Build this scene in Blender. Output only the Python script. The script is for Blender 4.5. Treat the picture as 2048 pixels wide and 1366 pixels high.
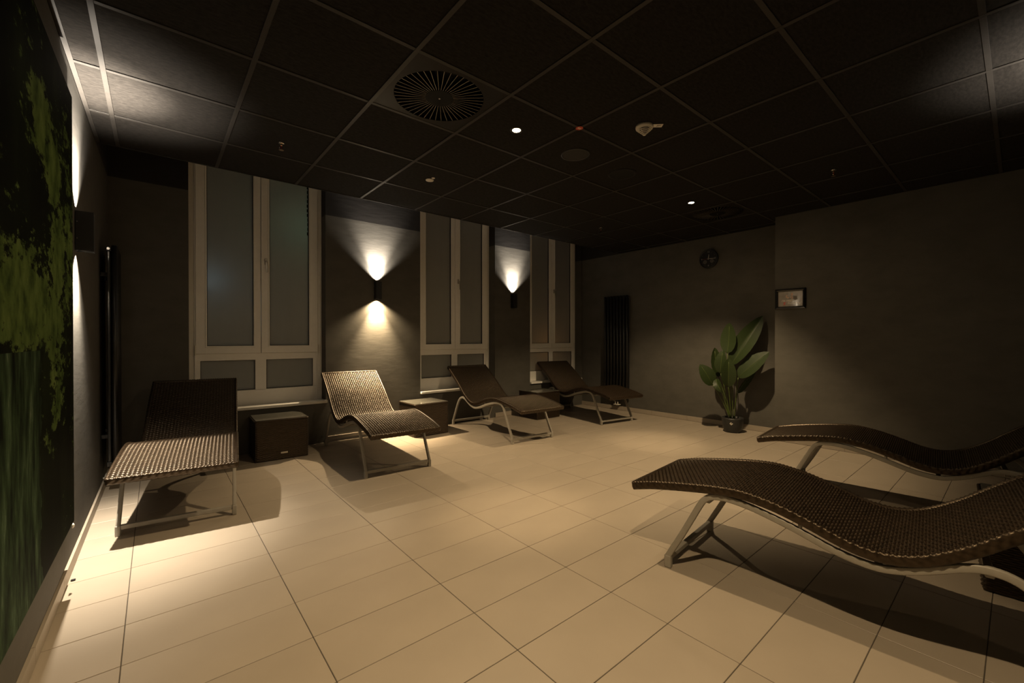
import bpy, math, random
from mathutils import Vector, Matrix
random.seed(7)
scene = bpy.context.scene
for o in list(bpy.data.objects):
    bpy.data.objects.remove(o, do_unlink=True)
COL = scene.collection
PI = math.pi

# ------------------------------------------------------------------ camera
cam_data = bpy.data.cameras.new('camera')
cam = bpy.data.objects.new('camera', cam_data)
COL.objects.link(cam)
cam_data.sensor_width = 36.0
cam_data.lens = 851.784 / 2048 * 36.0
cam_data.clip_start = 0.02
cam.location = (0, 0, 1.2306)
cam.rotation_euler = (PI / 2 - 0.0053, 0.0, -0.6973)
scene.camera = cam

# ------------------------------------------------------------------ world: a dark night sky
world = bpy.data.worlds.new('night_sky')
scene.world = world
world.use_nodes = True
world.node_tree.nodes['Background'].inputs[0].default_value = (0.30, 0.38, 0.5, 1)
world.node_tree.nodes['Background'].inputs[1].default_value = 0.012

# ------------------------------------------------------------------ exposure
vs = scene.view_settings
vs.view_transform = 'Standard'
vs.look = 'None'
vs.exposure = 0.0
vs.gamma = 1.0
vs.use_curve_mapping = False

WARM = (1.0, 0.73, 0.41)
WHITE = (1.0, 0.88, 0.73)
LAMPCOL = {'warm': WARM, 'white': WHITE}
DOWN_POWER = 148.0
SCONCE_UP = 92.0
SCONCE_DOWN = 58.0

def spot(name, loc, direction, power, color, cone, blend, radius):
    l = bpy.data.lights.new(name, 'SPOT')
    l.energy = power
    l.color = color
    l.spot_size = math.radians(cone)
    l.spot_blend = blend
    l.shadow_soft_size = radius
    o = bpy.data.objects.new(name, l)
    COL.objects.link(o)
    o.location = loc
    o.rotation_euler = Vector(direction).to_track_quat('-Z', 'Y').to_euler()
    return o

# street and yard lamps outside, seen only as glows in the frosted glass
def outside_lamp(name, loc, power, color, radius=0.06):
    l = bpy.data.lights.new(name, 'POINT')
    l.energy = power
    l.color = color
    l.shadow_soft_size = radius
    o = bpy.data.objects.new(name, l)
    COL.objects.link(o)
    o.location = loc
    return o
outside_lamp('street_lamp_light', (0.45, 5.66, 1.86), 0.30, (0.55, 0.85, 1.0))
outside_lamp('yard_lamp_light', (1.36, 5.85, 2.55), 0.75, (0.5, 0.95, 0.6))
outside_lamp('yard_lamp_light', (0.75, 6.6, 1.6), 1.1, (0.85, 0.95, 0.85), 0.3)
outside_lamp('sign_light', (5.42, 5.80, 1.12), 0.9, (1.0, 0.42, 0.1), 0.1)

# ------------------------------------------------------------------ materials
def new_mat(name):
    m = bpy.data.materials.new(name)
    m.use_nodes = True
    nt = m.node_tree
    return m, nt, nt.nodes['Principled BSDF']

def N(nt, typ, **kw):
    n = nt.nodes.new(typ)
    for k, v in kw.items():
        setattr(n, k, v)
    return n

def ramp(nt, stops):
    r = nt.nodes.new('ShaderNodeValToRGB')
    els = r.color_ramp.elements
    while len(els) < len(stops):
        els.new(0.5)
    for e, (p, c) in zip(els, stops):
        e.position = p
        e.color = (*c, 1) if len(c) == 3 else c
    return r

def simple(name, col, rough=0.5, metal=0.0, spec=0.5, vary=0.0, scale=20.0, bump=0.0, bscale=200.0, coat=0.0):
    m, nt, b = new_mat(name)
    b.inputs['Base Color'].default_value = (*col, 1)
    b.inputs['Roughness'].default_value = rough
    b.inputs['Metallic'].default_value = metal
    b.inputs['Specular IOR Level'].default_value = spec
    b.inputs['Coat Weight'].default_value = coat
    tc = N(nt, 'ShaderNodeTexCoord')
    no = N(nt, 'ShaderNodeTexNoise')
    no.inputs['Scale'].default_value = scale
    no.inputs['Detail'].default_value = 5
    nt.links.new(tc.outputs['Object'], no.inputs['Vector'])
    lo = tuple(c * (1 - vary) for c in col)
    hi = tuple(min(1, c * (1 + vary)) for c in col)
    r = ramp(nt, [(0.3, lo), (0.7, hi)])
    nt.links.new(no.outputs['Fac'], r.inputs['Fac'])
    nt.links.new(r.outputs['Color'], b.inputs['Base Color'])
    if bump:
        n2 = N(nt, 'ShaderNodeTexNoise')
        n2.inputs['Scale'].default_value = bscale
        n2.inputs['Detail'].default_value = 4
        nt.links.new(tc.outputs['Object'], n2.inputs['Vector'])
        bp = N(nt, 'ShaderNodeBump')
        bp.inputs['Strength'].default_value = bump
        bp.inputs['Distance'].default_value = 0.002
        nt.links.new(n2.outputs['Fac'], bp.inputs['Height'])
        nt.links.new(bp.outputs['Normal'], b.inputs['Normal'])
    return m

def emit(name, col, strength):
    m, nt, b = new_mat(name)
    b.inputs['Base Color'].default_value = (0.8, 0.8, 0.8, 1)
    b.inputs['Emission Color'].default_value = (*col, 1)
    b.inputs['Emission Strength'].default_value = strength
    no = N(nt, 'ShaderNodeTexNoise')
    no.inputs['Scale'].default_value = 60
    r = ramp(nt, [(0.0, tuple(c * 0.95 for c in col)), (1.0, col)])
    nt.links.new(no.outputs['Fac'], r.inputs['Fac'])
    nt.links.new(r.outputs['Color'], b.inputs['Emission Color'])
    return m

def wall_mat(name, col, rough=0.75):
    m, nt, b = new_mat(name)
    b.inputs['Roughness'].default_value = rough
    b.inputs['Specular IOR Level'].default_value = 0.3
    tc = N(nt, 'ShaderNodeTexCoord')
    mp = N(nt, 'ShaderNodeMapping')
    mp.inputs['Scale'].default_value = (1.2, 1.2, 2.2)
    nt.links.new(tc.outputs['Object'], mp.inputs['Vector'])
    n1 = N(nt, 'ShaderNodeTexNoise')
    n1.inputs['Scale'].default_value = 3.0
    n1.inputs['Detail'].default_value = 8
    n1.inputs['Roughness'].default_value = 0.65
    nt.links.new(mp.outputs['Vector'], n1.inputs['Vector'])
    r = ramp(nt, [(0.25, tuple(c * 0.8 for c in col)), (0.55, col), (0.8, tuple(c * 1.12 for c in col))])
    nt.links.new(n1.outputs['Fac'], r.inputs['Fac'])
    nt.links.new(r.outputs['Color'], b.inputs['Base Color'])
    # plaster relief: fine grain plus trowel waves
    n2 = N(nt, 'ShaderNodeTexNoise')
    n2.inputs['Scale'].default_value = 140
    n2.inputs['Detail'].default_value = 3
    nt.links.new(tc.outputs['Object'], n2.inputs['Vector'])
    mp2 = N(nt, 'ShaderNodeMapping')
    mp2.inputs['Scale'].default_value = (2.0, 2.0, 7.0)
    nt.links.new(tc.outputs['Object'], mp2.inputs['Vector'])
    n3 = N(nt, 'ShaderNodeTexNoise')
    n3.inputs['Scale'].default_value = 3.0
    n3.inputs['Detail'].default_value = 5
    nt.links.new(mp2.outputs['Vector'], n3.inputs['Vector'])
    b1 = N(nt, 'ShaderNodeBump')
    b1.inputs['Strength'].default_value = 0.35
    b1.inputs['Distance'].default_value = 0.001
    nt.links.new(n2.outputs['Fac'], b1.inputs['Height'])
    b2 = N(nt, 'ShaderNodeBump')
    b2.inputs['Strength'].default_value = 0.4
    b2.inputs['Distance'].default_value = 0.0018
    nt.links.new(n3.outputs['Fac'], b2.inputs['Height'])
    nt.links.new(b1.outputs['Normal'], b2.inputs['Normal'])
    nt.links.new(b2.outputs['Normal'], b.inputs['Normal'])
    return m

M = {}
M['wall'] = wall_mat('taupe_plaster', (0.098, 0.092, 0.080))
M['black_paint'] = wall_mat('black_paint', (0.022, 0.020, 0.019), 0.7)
M['tile'] = simple('beige_floor_tile', (0.385, 0.328, 0.262), rough=0.42, spec=0.35, vary=0.05, scale=2.5, bump=0.06, bscale=120)
M['grout'] = simple('dark_grout', (0.075, 0.062, 0.048), rough=0.9, vary=0.15)
M['skirt'] = simple('beige_skirting_tile', (0.36, 0.31, 0.25), rough=0.45, spec=0.35, vary=0.06, scale=4)
M['rail'] = simple('charcoal_grid_rail', (0.032, 0.029, 0.026), rough=0.5, spec=0.3, vary=0.08)
M['plenum'] = simple('dark_plenum', (0.012, 0.011, 0.010), rough=0.95, vary=0.1)
M['frame_white'] = simple('white_window_profile', (0.86, 0.84, 0.80), rough=0.38, vary=0.02)
M['gasket'] = simple('black_gasket', (0.012, 0.012, 0.012), rough=0.6, vary=0.1)
M['steel'] = simple('brushed_steel', (0.55, 0.52, 0.48), rough=0.3, metal=1.0, vary=0.06, scale=60)
M['chrome'] = simple('chrome', (0.75, 0.72, 0.68), rough=0.12, metal=1.0, vary=0.03)
M['brass'] = simple('sprinkler_brass', (0.72, 0.52, 0.36), rough=0.22, metal=1.0, vary=0.05)
M['lamp_black'] = simple('black_lamp_body', (0.014, 0.014, 0.014), rough=0.42, vary=0.15)
M['rad_black'] = simple('black_radiator_lacquer', (0.014, 0.014, 0.014), rough=0.40, vary=0.2, coat=0.2)
M['frame_metal'] = simple('taupe_powder_coated_tube', (0.33, 0.305, 0.26), rough=0.42, vary=0.04, scale=40, bump=0.05, bscale=600)
M['foot_cap'] = simple('grey_foot_cap', (0.26, 0.24, 0.21), rough=0.55, vary=0.06)
M['white_plastic'] = simple('white_plastic', (0.72, 0.68, 0.60), rough=0.4, vary=0.03)
M['black_plastic'] = simple('black_plastic', (0.012, 0.012, 0.012), rough=0.35, vary=0.15)
M['grille'] = simple('dark_grille', (0.017, 0.016, 0.015), rough=0.6, vary=0.2, scale=300)
M['diffuser'] = simple('bronze_grey_diffuser_plate', (0.014, 0.0125, 0.0105), rough=0.42, spec=0.16, vary=0.06)
M['vane'] = simple('lit_vane_lip', (0.34, 0.30, 0.25), rough=0.35, metal=0.4, vary=0.08)  # pale colour stands for light on the lower vane edges
M['hub_black'] = simple('matt_black_metal', (0.006, 0.0055, 0.005), rough=0.5, spec=0.12, vary=0.1)
M['red'] = simple('red_sticker', (0.55, 0.07, 0.04), rough=0.5, vary=0.06)
M['bulb_red'] = simple('red_glass_bulb', (0.6, 0.03, 0.02), rough=0.1, vary=0.1)
M['pot'] = simple('black_pot', (0.030, 0.030, 0.028), rough=0.45, vary=0.1)
M['soil'] = simple('potting_soil', (0.02, 0.014, 0.01), rough=0.95, vary=0.4, scale=90, bump=0.6, bscale=120)
M['stem'] = simple('green_leaf_stalk', (0.075, 0.105, 0.022), rough=0.45, vary=0.2, scale=15)
M['label_paper'] = simple('white_sticker', (0.75, 0.7, 0.62), rough=0.5, vary=0.03)
M['dial'] = simple('clock_dial_black', (0.006, 0.006, 0.007), rough=0.4, vary=0.2)
M['dial_mark'] = simple('clock_marking', (0.32, 0.30, 0.27), rough=0.5, vary=0.05)
M['sub_dial'] = simple('clock_sub_dial', (0.11, 0.10, 0.09), rough=0.5, vary=0.1)
M['frame_black'] = simple('gloss_black_frame', (0.008, 0.008, 0.008), rough=0.12, vary=0.1, coat=0.5)
M['ink_white'] = simple('white_print', (0.85, 0.78, 0.66), rough=0.4, vary=0.02)
M['ink_red'] = simple('red_print', (0.75, 0.13, 0.09), rough=0.4, vary=0.03)
M['ink_skin'] = simple('pale_print', (0.72, 0.47, 0.34), rough=0.4, vary=0.1, scale=70)
M['ink_grey'] = simple('grey_print', (0.20, 0.18, 0.15), rough=0.4, vary=0.1, scale=70)
M['rubber'] = simple('black_rubber', (0.01, 0.01, 0.01), rough=0.7, vary=0.2)
M['down_glow'] = emit('downlight_led', (1.0, 0.72, 0.38), 60.0)
M['up_glow'] = emit('sconce_lens_white', (1.0, 0.88, 0.72), 25.0)
M['dn_glow'] = emit('sconce_lens_warm', (1.0, 0.80, 0.55), 25.0)

def make_panel_mat():
    m, nt, b = new_mat('black_fleece_ceiling_panel')
    b.inputs['Roughness'].default_value = 0.95
    b.inputs['Specular IOR Level'].default_value = 0.15
    tc = N(nt, 'ShaderNodeTexCoord')
    mp = N(nt, 'ShaderNodeMapping')
    mp.inputs['Scale'].default_value = (26, 70, 26)
    nt.links.new(tc.outputs['Object'], mp.inputs['Vector'])
    n = N(nt, 'ShaderNodeTexNoise')
    n.inputs['Scale'].default_value = 1.0
    n.inputs['Detail'].default_value = 6
    n.inputs['Roughness'].default_value = 0.7
    nt.links.new(mp.outputs['Vector'], n.inputs['Vector'])
    r = ramp(nt, [(0.3, (0.008, 0.0072, 0.0064)), (0.7, (0.026, 0.0232, 0.0205))])
    nt.links.new(n.outputs['Fac'], r.inputs['Fac'])
    nt.links.new(r.outputs['Color'], b.inputs['Base Color'])
    bp = N(nt, 'ShaderNodeBump')
    bp.inputs['Strength'].default_value = 0.4
    bp.inputs['Distance'].default_value = 0.001
    nt.links.new(n.outputs['Fac'], bp.inputs['Height'])
    nt.links.new(bp.outputs['Normal'], b.inputs['Normal'])
    return m
M['panel'] = make_panel_mat()

def make_wicker():
    m, nt, b = new_mat('brown_resin_wicker')
    b.inputs['Roughness'].default_value = 0.36
    b.inputs['Specular IOR Level'].default_value = 0.65
    b.inputs['Specular Tint'].default_value = (1.0, 0.80, 0.60, 1)
    tc = N(nt, 'ShaderNodeTexCoord')
    n = N(nt, 'ShaderNodeTexNoise')
    n.inputs['Scale'].default_value = 45
    n.inputs['Detail'].default_value = 4
    nt.links.new(tc.outputs['Object'], n.inputs['Vector'])
    r = ramp(nt, [(0.3, (0.009, 0.0058, 0.0034)), (0.7, (0.027, 0.0175, 0.0105))])
    nt.links.new(n.outputs['Fac'], r.inputs['Fac'])
    nt.links.new(r.outputs['Color'], b.inputs['Base Color'])
    return m
M['wicker'] = make_wicker()
M['wicker_core'] = simple('dark_wicker_underside', (0.03, 0.021, 0.015), rough=0.6, vary=0.2, scale=60)

def make_glass_top():
    m, nt, b = new_mat('grey_tempered_glass')
    b.inputs['Base Color'].default_value = (0.16, 0.16, 0.14, 1)
    b.inputs['Roughness'].default_value = 0.12
    b.inputs['Transmission Weight'].default_value = 0.55
    b.inputs['IOR'].default_value = 1.5
    n = N(nt, 'ShaderNodeTexNoise')
    n.inputs['Scale'].default_value = 8
    r = ramp(nt, [(0.3, (0.22, 0.21, 0.18)), (0.7, (0.28, 0.27, 0.23))])
    nt.links.new(n.outputs['Fac'], r.inputs['Fac'])
    nt.links.new(r.outputs['Color'], b.inputs['Base Color'])
    return m
M['glass_top'] = make_glass_top()

def make_frosted():
    m, nt, b = new_mat('frosted_window_glass')
    out = nt.nodes['Material Output']
    n = N(nt, 'ShaderNodeTexNoise')
    n.inputs['Scale'].default_value = 5
    r = ramp(nt, [(0.3, (0.38, 0.38, 0.35)), (0.7, (0.42, 0.42, 0.39))])
    nt.links.new(n.outputs['Fac'], r.inputs['Fac'])
    nt.links.new(r.outputs['Color'], b.inputs['Base Color'])
    b.inputs['Roughness'].default_value = 0.42
    b.inputs['Specular IOR Level'].default_value = 0.4
    t = N(nt, 'ShaderNodeBsdfTranslucent')
    t.inputs['Color'].default_value = (0.9, 0.9, 0.9, 1)
    mx = N(nt, 'ShaderNodeMixShader')
    mx.inputs[0].default_value = 0.45
    nt.links.new(b.outputs[0], mx.inputs[1])
    nt.links.new(t.outputs[0], mx.inputs[2])
    nt.links.new(mx.outputs[0], out.inputs['Surface'])
    return m
M['frosted'] = make_frosted()

def make_leaf():
    m, nt, b = new_mat('glossy_green_leaf')
    b.inputs['Roughness'].default_value = 0.48
    b.inputs['Specular IOR Level'].default_value = 0.3
    tc = N(nt, 'ShaderNodeTexCoord')
    w = N(nt, 'ShaderNodeTexWave')
    w.inputs['Scale'].default_value = 14
    w.inputs['Distortion'].default_value = 1.5
    nt.links.new(tc.outputs['UV'], w.inputs['Vector'])
    r = ramp(nt, [(0.0, (0.018, 0.030, 0.009)), (1.0, (0.031, 0.048, 0.014))])
    nt.links.new(w.outputs['Fac'], r.inputs['Fac'])
    nt.links.new(r.outputs['Color'], b.inputs['Base Color'])
    return m
M['leaf'] = make_leaf()

def make_mural():
    # printed woodland scene: dark trees, a band of bright leaves, water falling below
    m, nt, b = new_mat('forest_mural_print')
    b.inputs['Roughness'].default_value = 0.7
    b.inputs['Specular IOR Level'].default_value = 0.03
    L = nt.links.new
    tc = N(nt, 'ShaderNodeTexCoord')
    sep = N(nt, 'ShaderNodeSeparateXYZ')
    L(tc.outputs['Object'], sep.inputs[0])
    def math_(op, a, b_=None):
        n = N(nt, 'ShaderNodeMath', operation=op)
        for i, v in enumerate((a, b_)):
            if v is None: continue
            if isinstance(v, (int, float)): n.inputs[i].default_value = v
            else: L(v, n.inputs[i])
        return n.outputs[0]
    def noise(scale, sx, sy, sz, detail=6, rough=0.6):
        mp = N(nt, 'ShaderNodeMapping')
        mp.inputs['Scale'].default_value = (sx, sy, sz)
        L(tc.outputs['Object'], mp.inputs['Vector'])
        n = N(nt, 'ShaderNodeTexNoise')
        n.inputs['Scale'].default_value = scale
        n.inputs['Detail'].default_value = detail
        n.inputs['Roughness'].default_value = rough
        L(mp.outputs['Vector'], n.inputs['Vector'])
        return n.outputs['Fac']
    Y, Z = sep.outputs['Y'], sep.outputs['Z']
    # dark background, faint vertical trunks
    bgn = noise(3.0, 1, 1.2, 0.5)
    bg = ramp(nt, [(0.35, (0.003, 0.0035, 0.002)), (0.55, (0.007, 0.010, 0.004)), (0.75, (0.016, 0.025, 0.008))])
    L(bgn, bg.inputs['Fac'])
    # leaf density: a few overlapping soft masses, broken up by noise
    big = noise(2.6, 1, 1.2, 1.5, 7, 0.62)
    fine = noise(11.0, 1, 0.9, 1.9, 8, 0.7)
    tot = None
    for (y0, z0, sy, sz, am) in ((2.34, 2.08, .22, .13, .9), (2.56, 1.90, .15, .17, .9), (2.64, 1.60, .17, .30, .85), (2.12, 1.36, .42, .16, 1.1),
                                 (2.52, 1.30, .26, .16, .9), (2.88, 1.75, .16, .6, .5), (2.60, 1.0, .20, .16, .6)):
        a_ = math_('POWER', math_('ABSOLUTE', math_('DIVIDE', math_('SUBTRACT', Y, y0), sy)), 2.0)
        b_ = math_('POWER', math_('ABSOLUTE', math_('DIVIDE', math_('SUBTRACT', Z, z0), sz)), 2.0)
        e_ = math_('MULTIPLY', math_('EXPONENT', math_('MULTIPLY', math_('ADD', a_, b_), -1.0)), am)
        tot = e_ if tot is None else math_('MAXIMUM', tot, e_)
    field = math_('ADD', math_('ADD', math_('MULTIPLY', math_('SUBTRACT', big, 0.5), 0.9), math_('MULTIPLY', math_('SUBTRACT', fine, 0.5), 2.0)), math_('MULTIPLY', tot, 0.8))
    mask = ramp(nt, [(0.26, (0, 0, 0)), (0.38, (1, 1, 1))])
    L(field, mask.inputs['Fac'])
    lf = noise(9.0, 1, 1.3, 1.0)
    leafc = ramp(nt, [(0.32, (0.030, 0.055, 0.014)), (0.5, (0.090, 0.145, 0.038)), (0.7, (0.16, 0.23, 0.07))])
    L(lf, leafc.inputs['Fac'])
    mix1 = N(nt, 'ShaderNodeMix', data_type='RGBA')
    L(mask.outputs['Color'], mix1.inputs['Factor'])
    L(bg.outputs['Color'], mix1.inputs['A'])
    L(leafc.outputs['Color'], mix1.inputs['B'])
    # falling water: vertical streaks below the ledge, near half only
    st = noise(6.0, 1, 2.6, 0.55, 7, 0.66)
    water = ramp(nt, [(0.36, (0.004, 0.007, 0.004)), (0.52, (0.030, 0.055, 0.026)), (0.62, (0.070, 0.115, 0.065)), (0.74, (0.24, 0.28, 0.21))])
    L(st, water.inputs['Fac'])
    below = math_('SUBTRACT', 1.19, Z)
    wm = math_('MULTIPLY', math_('GREATER_THAN', below, 0.0), math_('LESS_THAN', math_('ADD', Y, math_('MULTIPLY', big, 0.3)), 2.45))
    mix2 = N(nt, 'ShaderNodeMix', data_type='RGBA')
    L(wm, mix2.inputs['Factor'])
    L(mix1.outputs['Result'], mix2.inputs['A'])
    L(water.outputs['Color'], mix2.inputs['B'])
    L(mix2.outputs['Result'], b.inputs['Base Color'])
    return m
M['mural'] = make_mural()

def make_poster():
    m, nt, b = new_mat('poster_print')
    b.inputs['Roughness'].default_value = 0.22
    b.inputs['Coat Weight'].default_value = 0.4
    tc = N(nt, 'ShaderNodeTexCoord')
    n = N(nt, 'ShaderNodeTexNoise')
    n.inputs['Scale'].default_value = 9
    n.inputs['Detail'].default_value = 5
    nt.links.new(tc.outputs['Object'], n.inputs['Vector'])
    r = ramp(nt, [(0.3, (0.28, 0.245, 0.20)), (0.7, (0.46, 0.41, 0.34))])
    nt.links.new(n.outputs['Fac'], r.inputs['Fac'])
    nt.links.new(r.outputs['Color'], b.inputs['Base Color'])
    return m
M['poster'] = make_poster()

# ------------------------------------------------------------------ mesh helpers
class MB:
    def __init__(self):
        self.v, self.f, self.mi, self.uv = [], [], [], []
    def add(self, verts, faces, mi=0):
        o = len(self.v)
        self.v += [tuple(p) for p in verts]
        for f in faces:
            self.f.append(tuple(i + o for i in f)); self.mi.append(mi)
    def box(self, x0, x1, y0, y1, z0, z1, mi=0):
        v = [(x0,y0,z0),(x1,y0,z0),(x1,y1,z0),(x0,y1,z0),(x0,y0,z1),(x1,y0,z1),(x1,y1,z1),(x0,y1,z1)]
        f = [(0,3,2,1),(4,5,6,7),(0,1,5,4),(1,2,6,5),(2,3,7,6),(3,0,4,7)]
        self.add(v, f, mi)
    def bevbox(self, x0, x1, y0, y1, z0, z1, r, mi=0):
        # box with all edges chamfered by r
        xs, ys, zs = (x0, x1), (y0, y1), (z0, z1)
        vid = {}; verts = []
        for i in (0,1):
            for j in (0,1):
                for k in (0,1):
                    sx, sy, sz = (1,-1)[i], (1,-1)[j], (1,-1)[k]
                    c = (xs[i], ys[j], zs[k])
                    for a in range(3):   # vertex lying on face normal to axis a
                        p = [c[0]+sx*r, c[1]+sy*r, c[2]+sz*r]; p[a] = c[a]
                        vid[(i,j,k,a)] = len(verts); verts.append(tuple(p))
        F = []
        for i in (0,1): F.append([vid[(i,j,k,0)] for j,k in ((0,0),(1,0),(1,1),(0,1))])
        for j in (0,1): F.append([vid[(i,j,k,1)] for i,k in ((0,0),(1,0),(1,1),(0,1))])
        for k in (0,1): F.append([vid[(i,j,k,2)] for i,j in ((0,0),(1,0),(1,1),(0,1))])
        for j in (0,1):
            for k in (0,1): F.append([vid[(0,j,k,1)],vid[(1,j,k,1)],vid[(1,j,k,2)],vid[(0,j,k,2)]])
        for i in (0,1):
            for k in (0,1): F.append([vid[(i,0,k,0)],vid[(i,1,k,0)],vid[(i,1,k,2)],vid[(i,0,k,2)]])
        for i in (0,1):
            for j in (0,1): F.append([vid[(i,j,0,0)],vid[(i,j,1,0)],vid[(i,j,1,1)],vid[(i,j,0,1)]])
        for i in (0,1):
            for j in (0,1):
                for k in (0,1): F.append([vid[(i,j,k,a)] for a in range(3)])
        c = Vector(((x0+x1)/2,(y0+y1)/2,(z0+z1)/2))
        out = []
        for f in F:
            ps = [Vector(verts[i]) for i in f]
            n = (ps[1]-ps[0]).cross(ps[2]-ps[0]); m = sum(ps, Vector())/len(ps)
            out.append(tuple(f) if n.dot(m-c) > 0 else tuple(reversed(f)))
        self.add(verts, out, mi)
    def lathe(self, prof, segs=32, center=(0,0,0), mi=0, axis='z', cap=True):
        o = len(self.v)
        cx, cy, cz = center
        for r, h in prof:
            for s in range(segs):
                a = 2*PI*s/segs
                p = (r*math.cos(a), r*math.sin(a), h)
                if axis == 'x': p = (p[2], p[0], p[1])
                elif axis == 'y': p = (p[0], p[2], p[1])
                self.v.append((p[0]+cx, p[1]+cy, p[2]+cz))
        for k in range(len(prof)-1):
            for s in range(segs):
                a = o+k*segs+s; b = o+k*segs+(s+1) % segs
                self.f.append((a, b, b+segs, a+segs)); self.mi.append(mi)
        if cap:
            self.f.append(tuple(o+s for s in reversed(range(segs)))); self.mi.append(mi)
            q = o+(len(prof)-1)*segs
            self.f.append(tuple(q+s for s in range(segs))); self.mi.append(mi)
    def sweep(self, path, section, up=(1,0,0), mi=0, closed=False):
        # section: list of (a,b): a along 'up' axis, b along the in-plane normal
        P = [Vector(p) for p in path]; n = len(P); U = Vector(up); ns = len(section)
        o = len(self.v)
        for i in range(n):
            if closed: t = P[(i+1) % n]-P[i-1]
            else: t = P[min(i+1,n-1)]-P[max(i-1,0)]
            t.normalize()
            u = U - t*U.dot(t)
            if u.length < 1e-5: u = Vector((0,1,0)) - t*t.y
            u.normalize(); w = t.cross(u)
            for a, b in section:
                self.v.append(tuple(P[i]+u*a+w*b))
        for i in range(n if closed else n-1):
            for s in range(ns):
                a = o+i*ns+s; b = o+i*ns+(s+1) % ns
                c = o+((i+1) % n)*ns+(s+1) % ns; d = o+((i+1) % n)*ns+s
                self.f.append((a, b, c, d)); self.mi.append(mi)
        if not closed:
            self.f.append(tuple(o+s for s in reversed(range(ns)))); self.mi.append(mi)
            q = o+(n-1)*ns
            self.f.append(tuple(q+s for s in range(ns))); self.mi.append(mi)
    def mesh(self, name, mats, smooth=False, fix=True):
        me = bpy.data.meshes.new(name)
        me.from_pydata(self.v, [], self.f)
        for m in mats: me.materials.append(M[m])
        if len(mats) > 1:
            me.polygons.foreach_set('material_index', self.mi)
        if smooth:
            me.polygons.foreach_set('use_smooth', [True]*len(me.polygons))
        me.update()
        if fix:
            import bmesh
            bm = bmesh.new(); bm.from_mesh(me)
            bmesh.ops.recalc_face_normals(bm, faces=bm.faces)
            bm.to_mesh(me); bm.free()
        return me
    def build(self, name, mats, parent=None, loc=None, smooth=False, fix=True):
        if isinstance(mats, str): mats = [mats]
        return place(name, self.mesh(name, mats, smooth, fix), parent, loc)

def place(name, me, parent=None, loc=None, rz=None):
    o = bpy.data.objects.new(name, me)
    COL.objects.link(o)
    if parent: o.parent = parent
    if loc: o.location = loc
    if rz is not None: o.rotation_euler = (0, 0, rz)
    return o

def tag(o, label=None, cat=None, group=None, kind=None):
    if label: o['label'] = label
    if cat: o['category'] = cat
    if group: o['group'] = group
    if kind: o['kind'] = kind
    return o

def thing(name, loc, label, cat, rz=0.0, group=None):
    o = bpy.data.objects.new(name, None)
    COL.objects.link(o)
    o.empty_display_size = 0.1
    o.location = loc
    o.rotation_euler = (0, 0, rz)
    return tag(o, label, cat, group)

def copy_tree(o, parent=None):
    c = o.copy()
    COL.objects.link(c)
    c.parent = parent
    for ch in o.children:
        copy_tree(ch, c)
    return c

def rrect(w, h, r, n=3):
    # rounded rectangle section
    out = []
    for cx, cy, a0 in ((w/2-r, h/2-r, 0), (-w/2+r, h/2-r, 90), (-w/2+r, -h/2+r, 180), (w/2-r, -h/2+r, 270)):
        for k in range(n+1):
            a = math.radians(a0+90*k/n)
            out.append((cx+r*math.cos(a), cy+r*math.sin(a)))
    return out

def circ(r, n=10):
    return [(r*math.cos(2*PI*k/n), r*math.sin(2*PI*k/n)) for k in range(n)]

def spline(pts, per=6):
    # Catmull-Rom through the points
    P = [Vector(p) for p in pts]
    out = []
    for i in range(len(P)-1):
        p0 = P[i-1] if i else P[0]*2-P[1]
        p1, p2 = P[i], P[i+1]
        p3 = P[i+2] if i+2 < len(P) else P[-1]*2-P[-2]
        for k in range(per):
            t = k/per
            out.append(0.5*((2*p1)+(p2-p0)*t+(2*p0-5*p1+4*p2-p3)*t*t+(3*p1-p0-3*p2+p3)*t*t*t))
    out.append(P[-1])
    return out

# ------------------------------------------------------------------ room dimensions
ZC = 2.7115            # suspended ceiling
ZT = 3.45              # soffit above
YW, YR = 5.315, 5.465  # window wall front and window plane
YE = 4.465             # free edge of the suspended ceiling
YB = -0.47             # wall behind the camera
XR, XP, YP = 6.185, 5.785, 1.92
def XL(y): return -0.363 + (y-2.28)*0.0115
MIDS = (0.907, 3.452, 5.500)

# ------------------------------------------------------------------ floor
mb = MB(); mb.box(-0.65, 6.75, YB-0.4, 6.0, -0.12, -0.002)
floor = mb.build('floor', 'grout'); tag(floor, 'beige rectangular tiles with thin dark joints covering the room floor', kind='structure')
TX, TY, X0, Y0, G = 0.60008, 0.29865, -0.10386, 3.36497, 0.0032
def tile_mesh(w, d, name='floor_tile'):
    m_ = MB(); c = 0.0012
    m_.bevbox(-w/2, w/2, -d/2, d/2, -0.008, 0.0, c)
    return m_.mesh(name, ['tile'])
full_tile = tile_mesh(TX-G, TY-G)
for i in range(-1, 12):
    xa = X0+TX*(i); xb = xa+TX
    xa, xb = max(xa, -0.38), min(xb, XR+0.005)
    if xb-xa < 0.02: continue
    for j in range(-8, 15):
        yb = Y0-TY*j; ya = yb-TY
        ya2, yb2 = max(ya, YB), min(yb, YW+0.005)
        if yb2-ya2 < 0.02: continue
        w, d = xb-xa, yb2-ya2
        me = full_tile if abs(w-TX) < 1e-6 and abs(d-TY) < 1e-6 else tile_mesh(w-G, d-G)
        t = place('floor_tile', me, floor, ((xa+xb)/2, (ya2+yb2)/2, random.uniform(-0.0004, 0.0)))
        t.rotation_euler = (random.uniform(-.0006, .0006), random.uniform(-.0006, .0006), 0)

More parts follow.
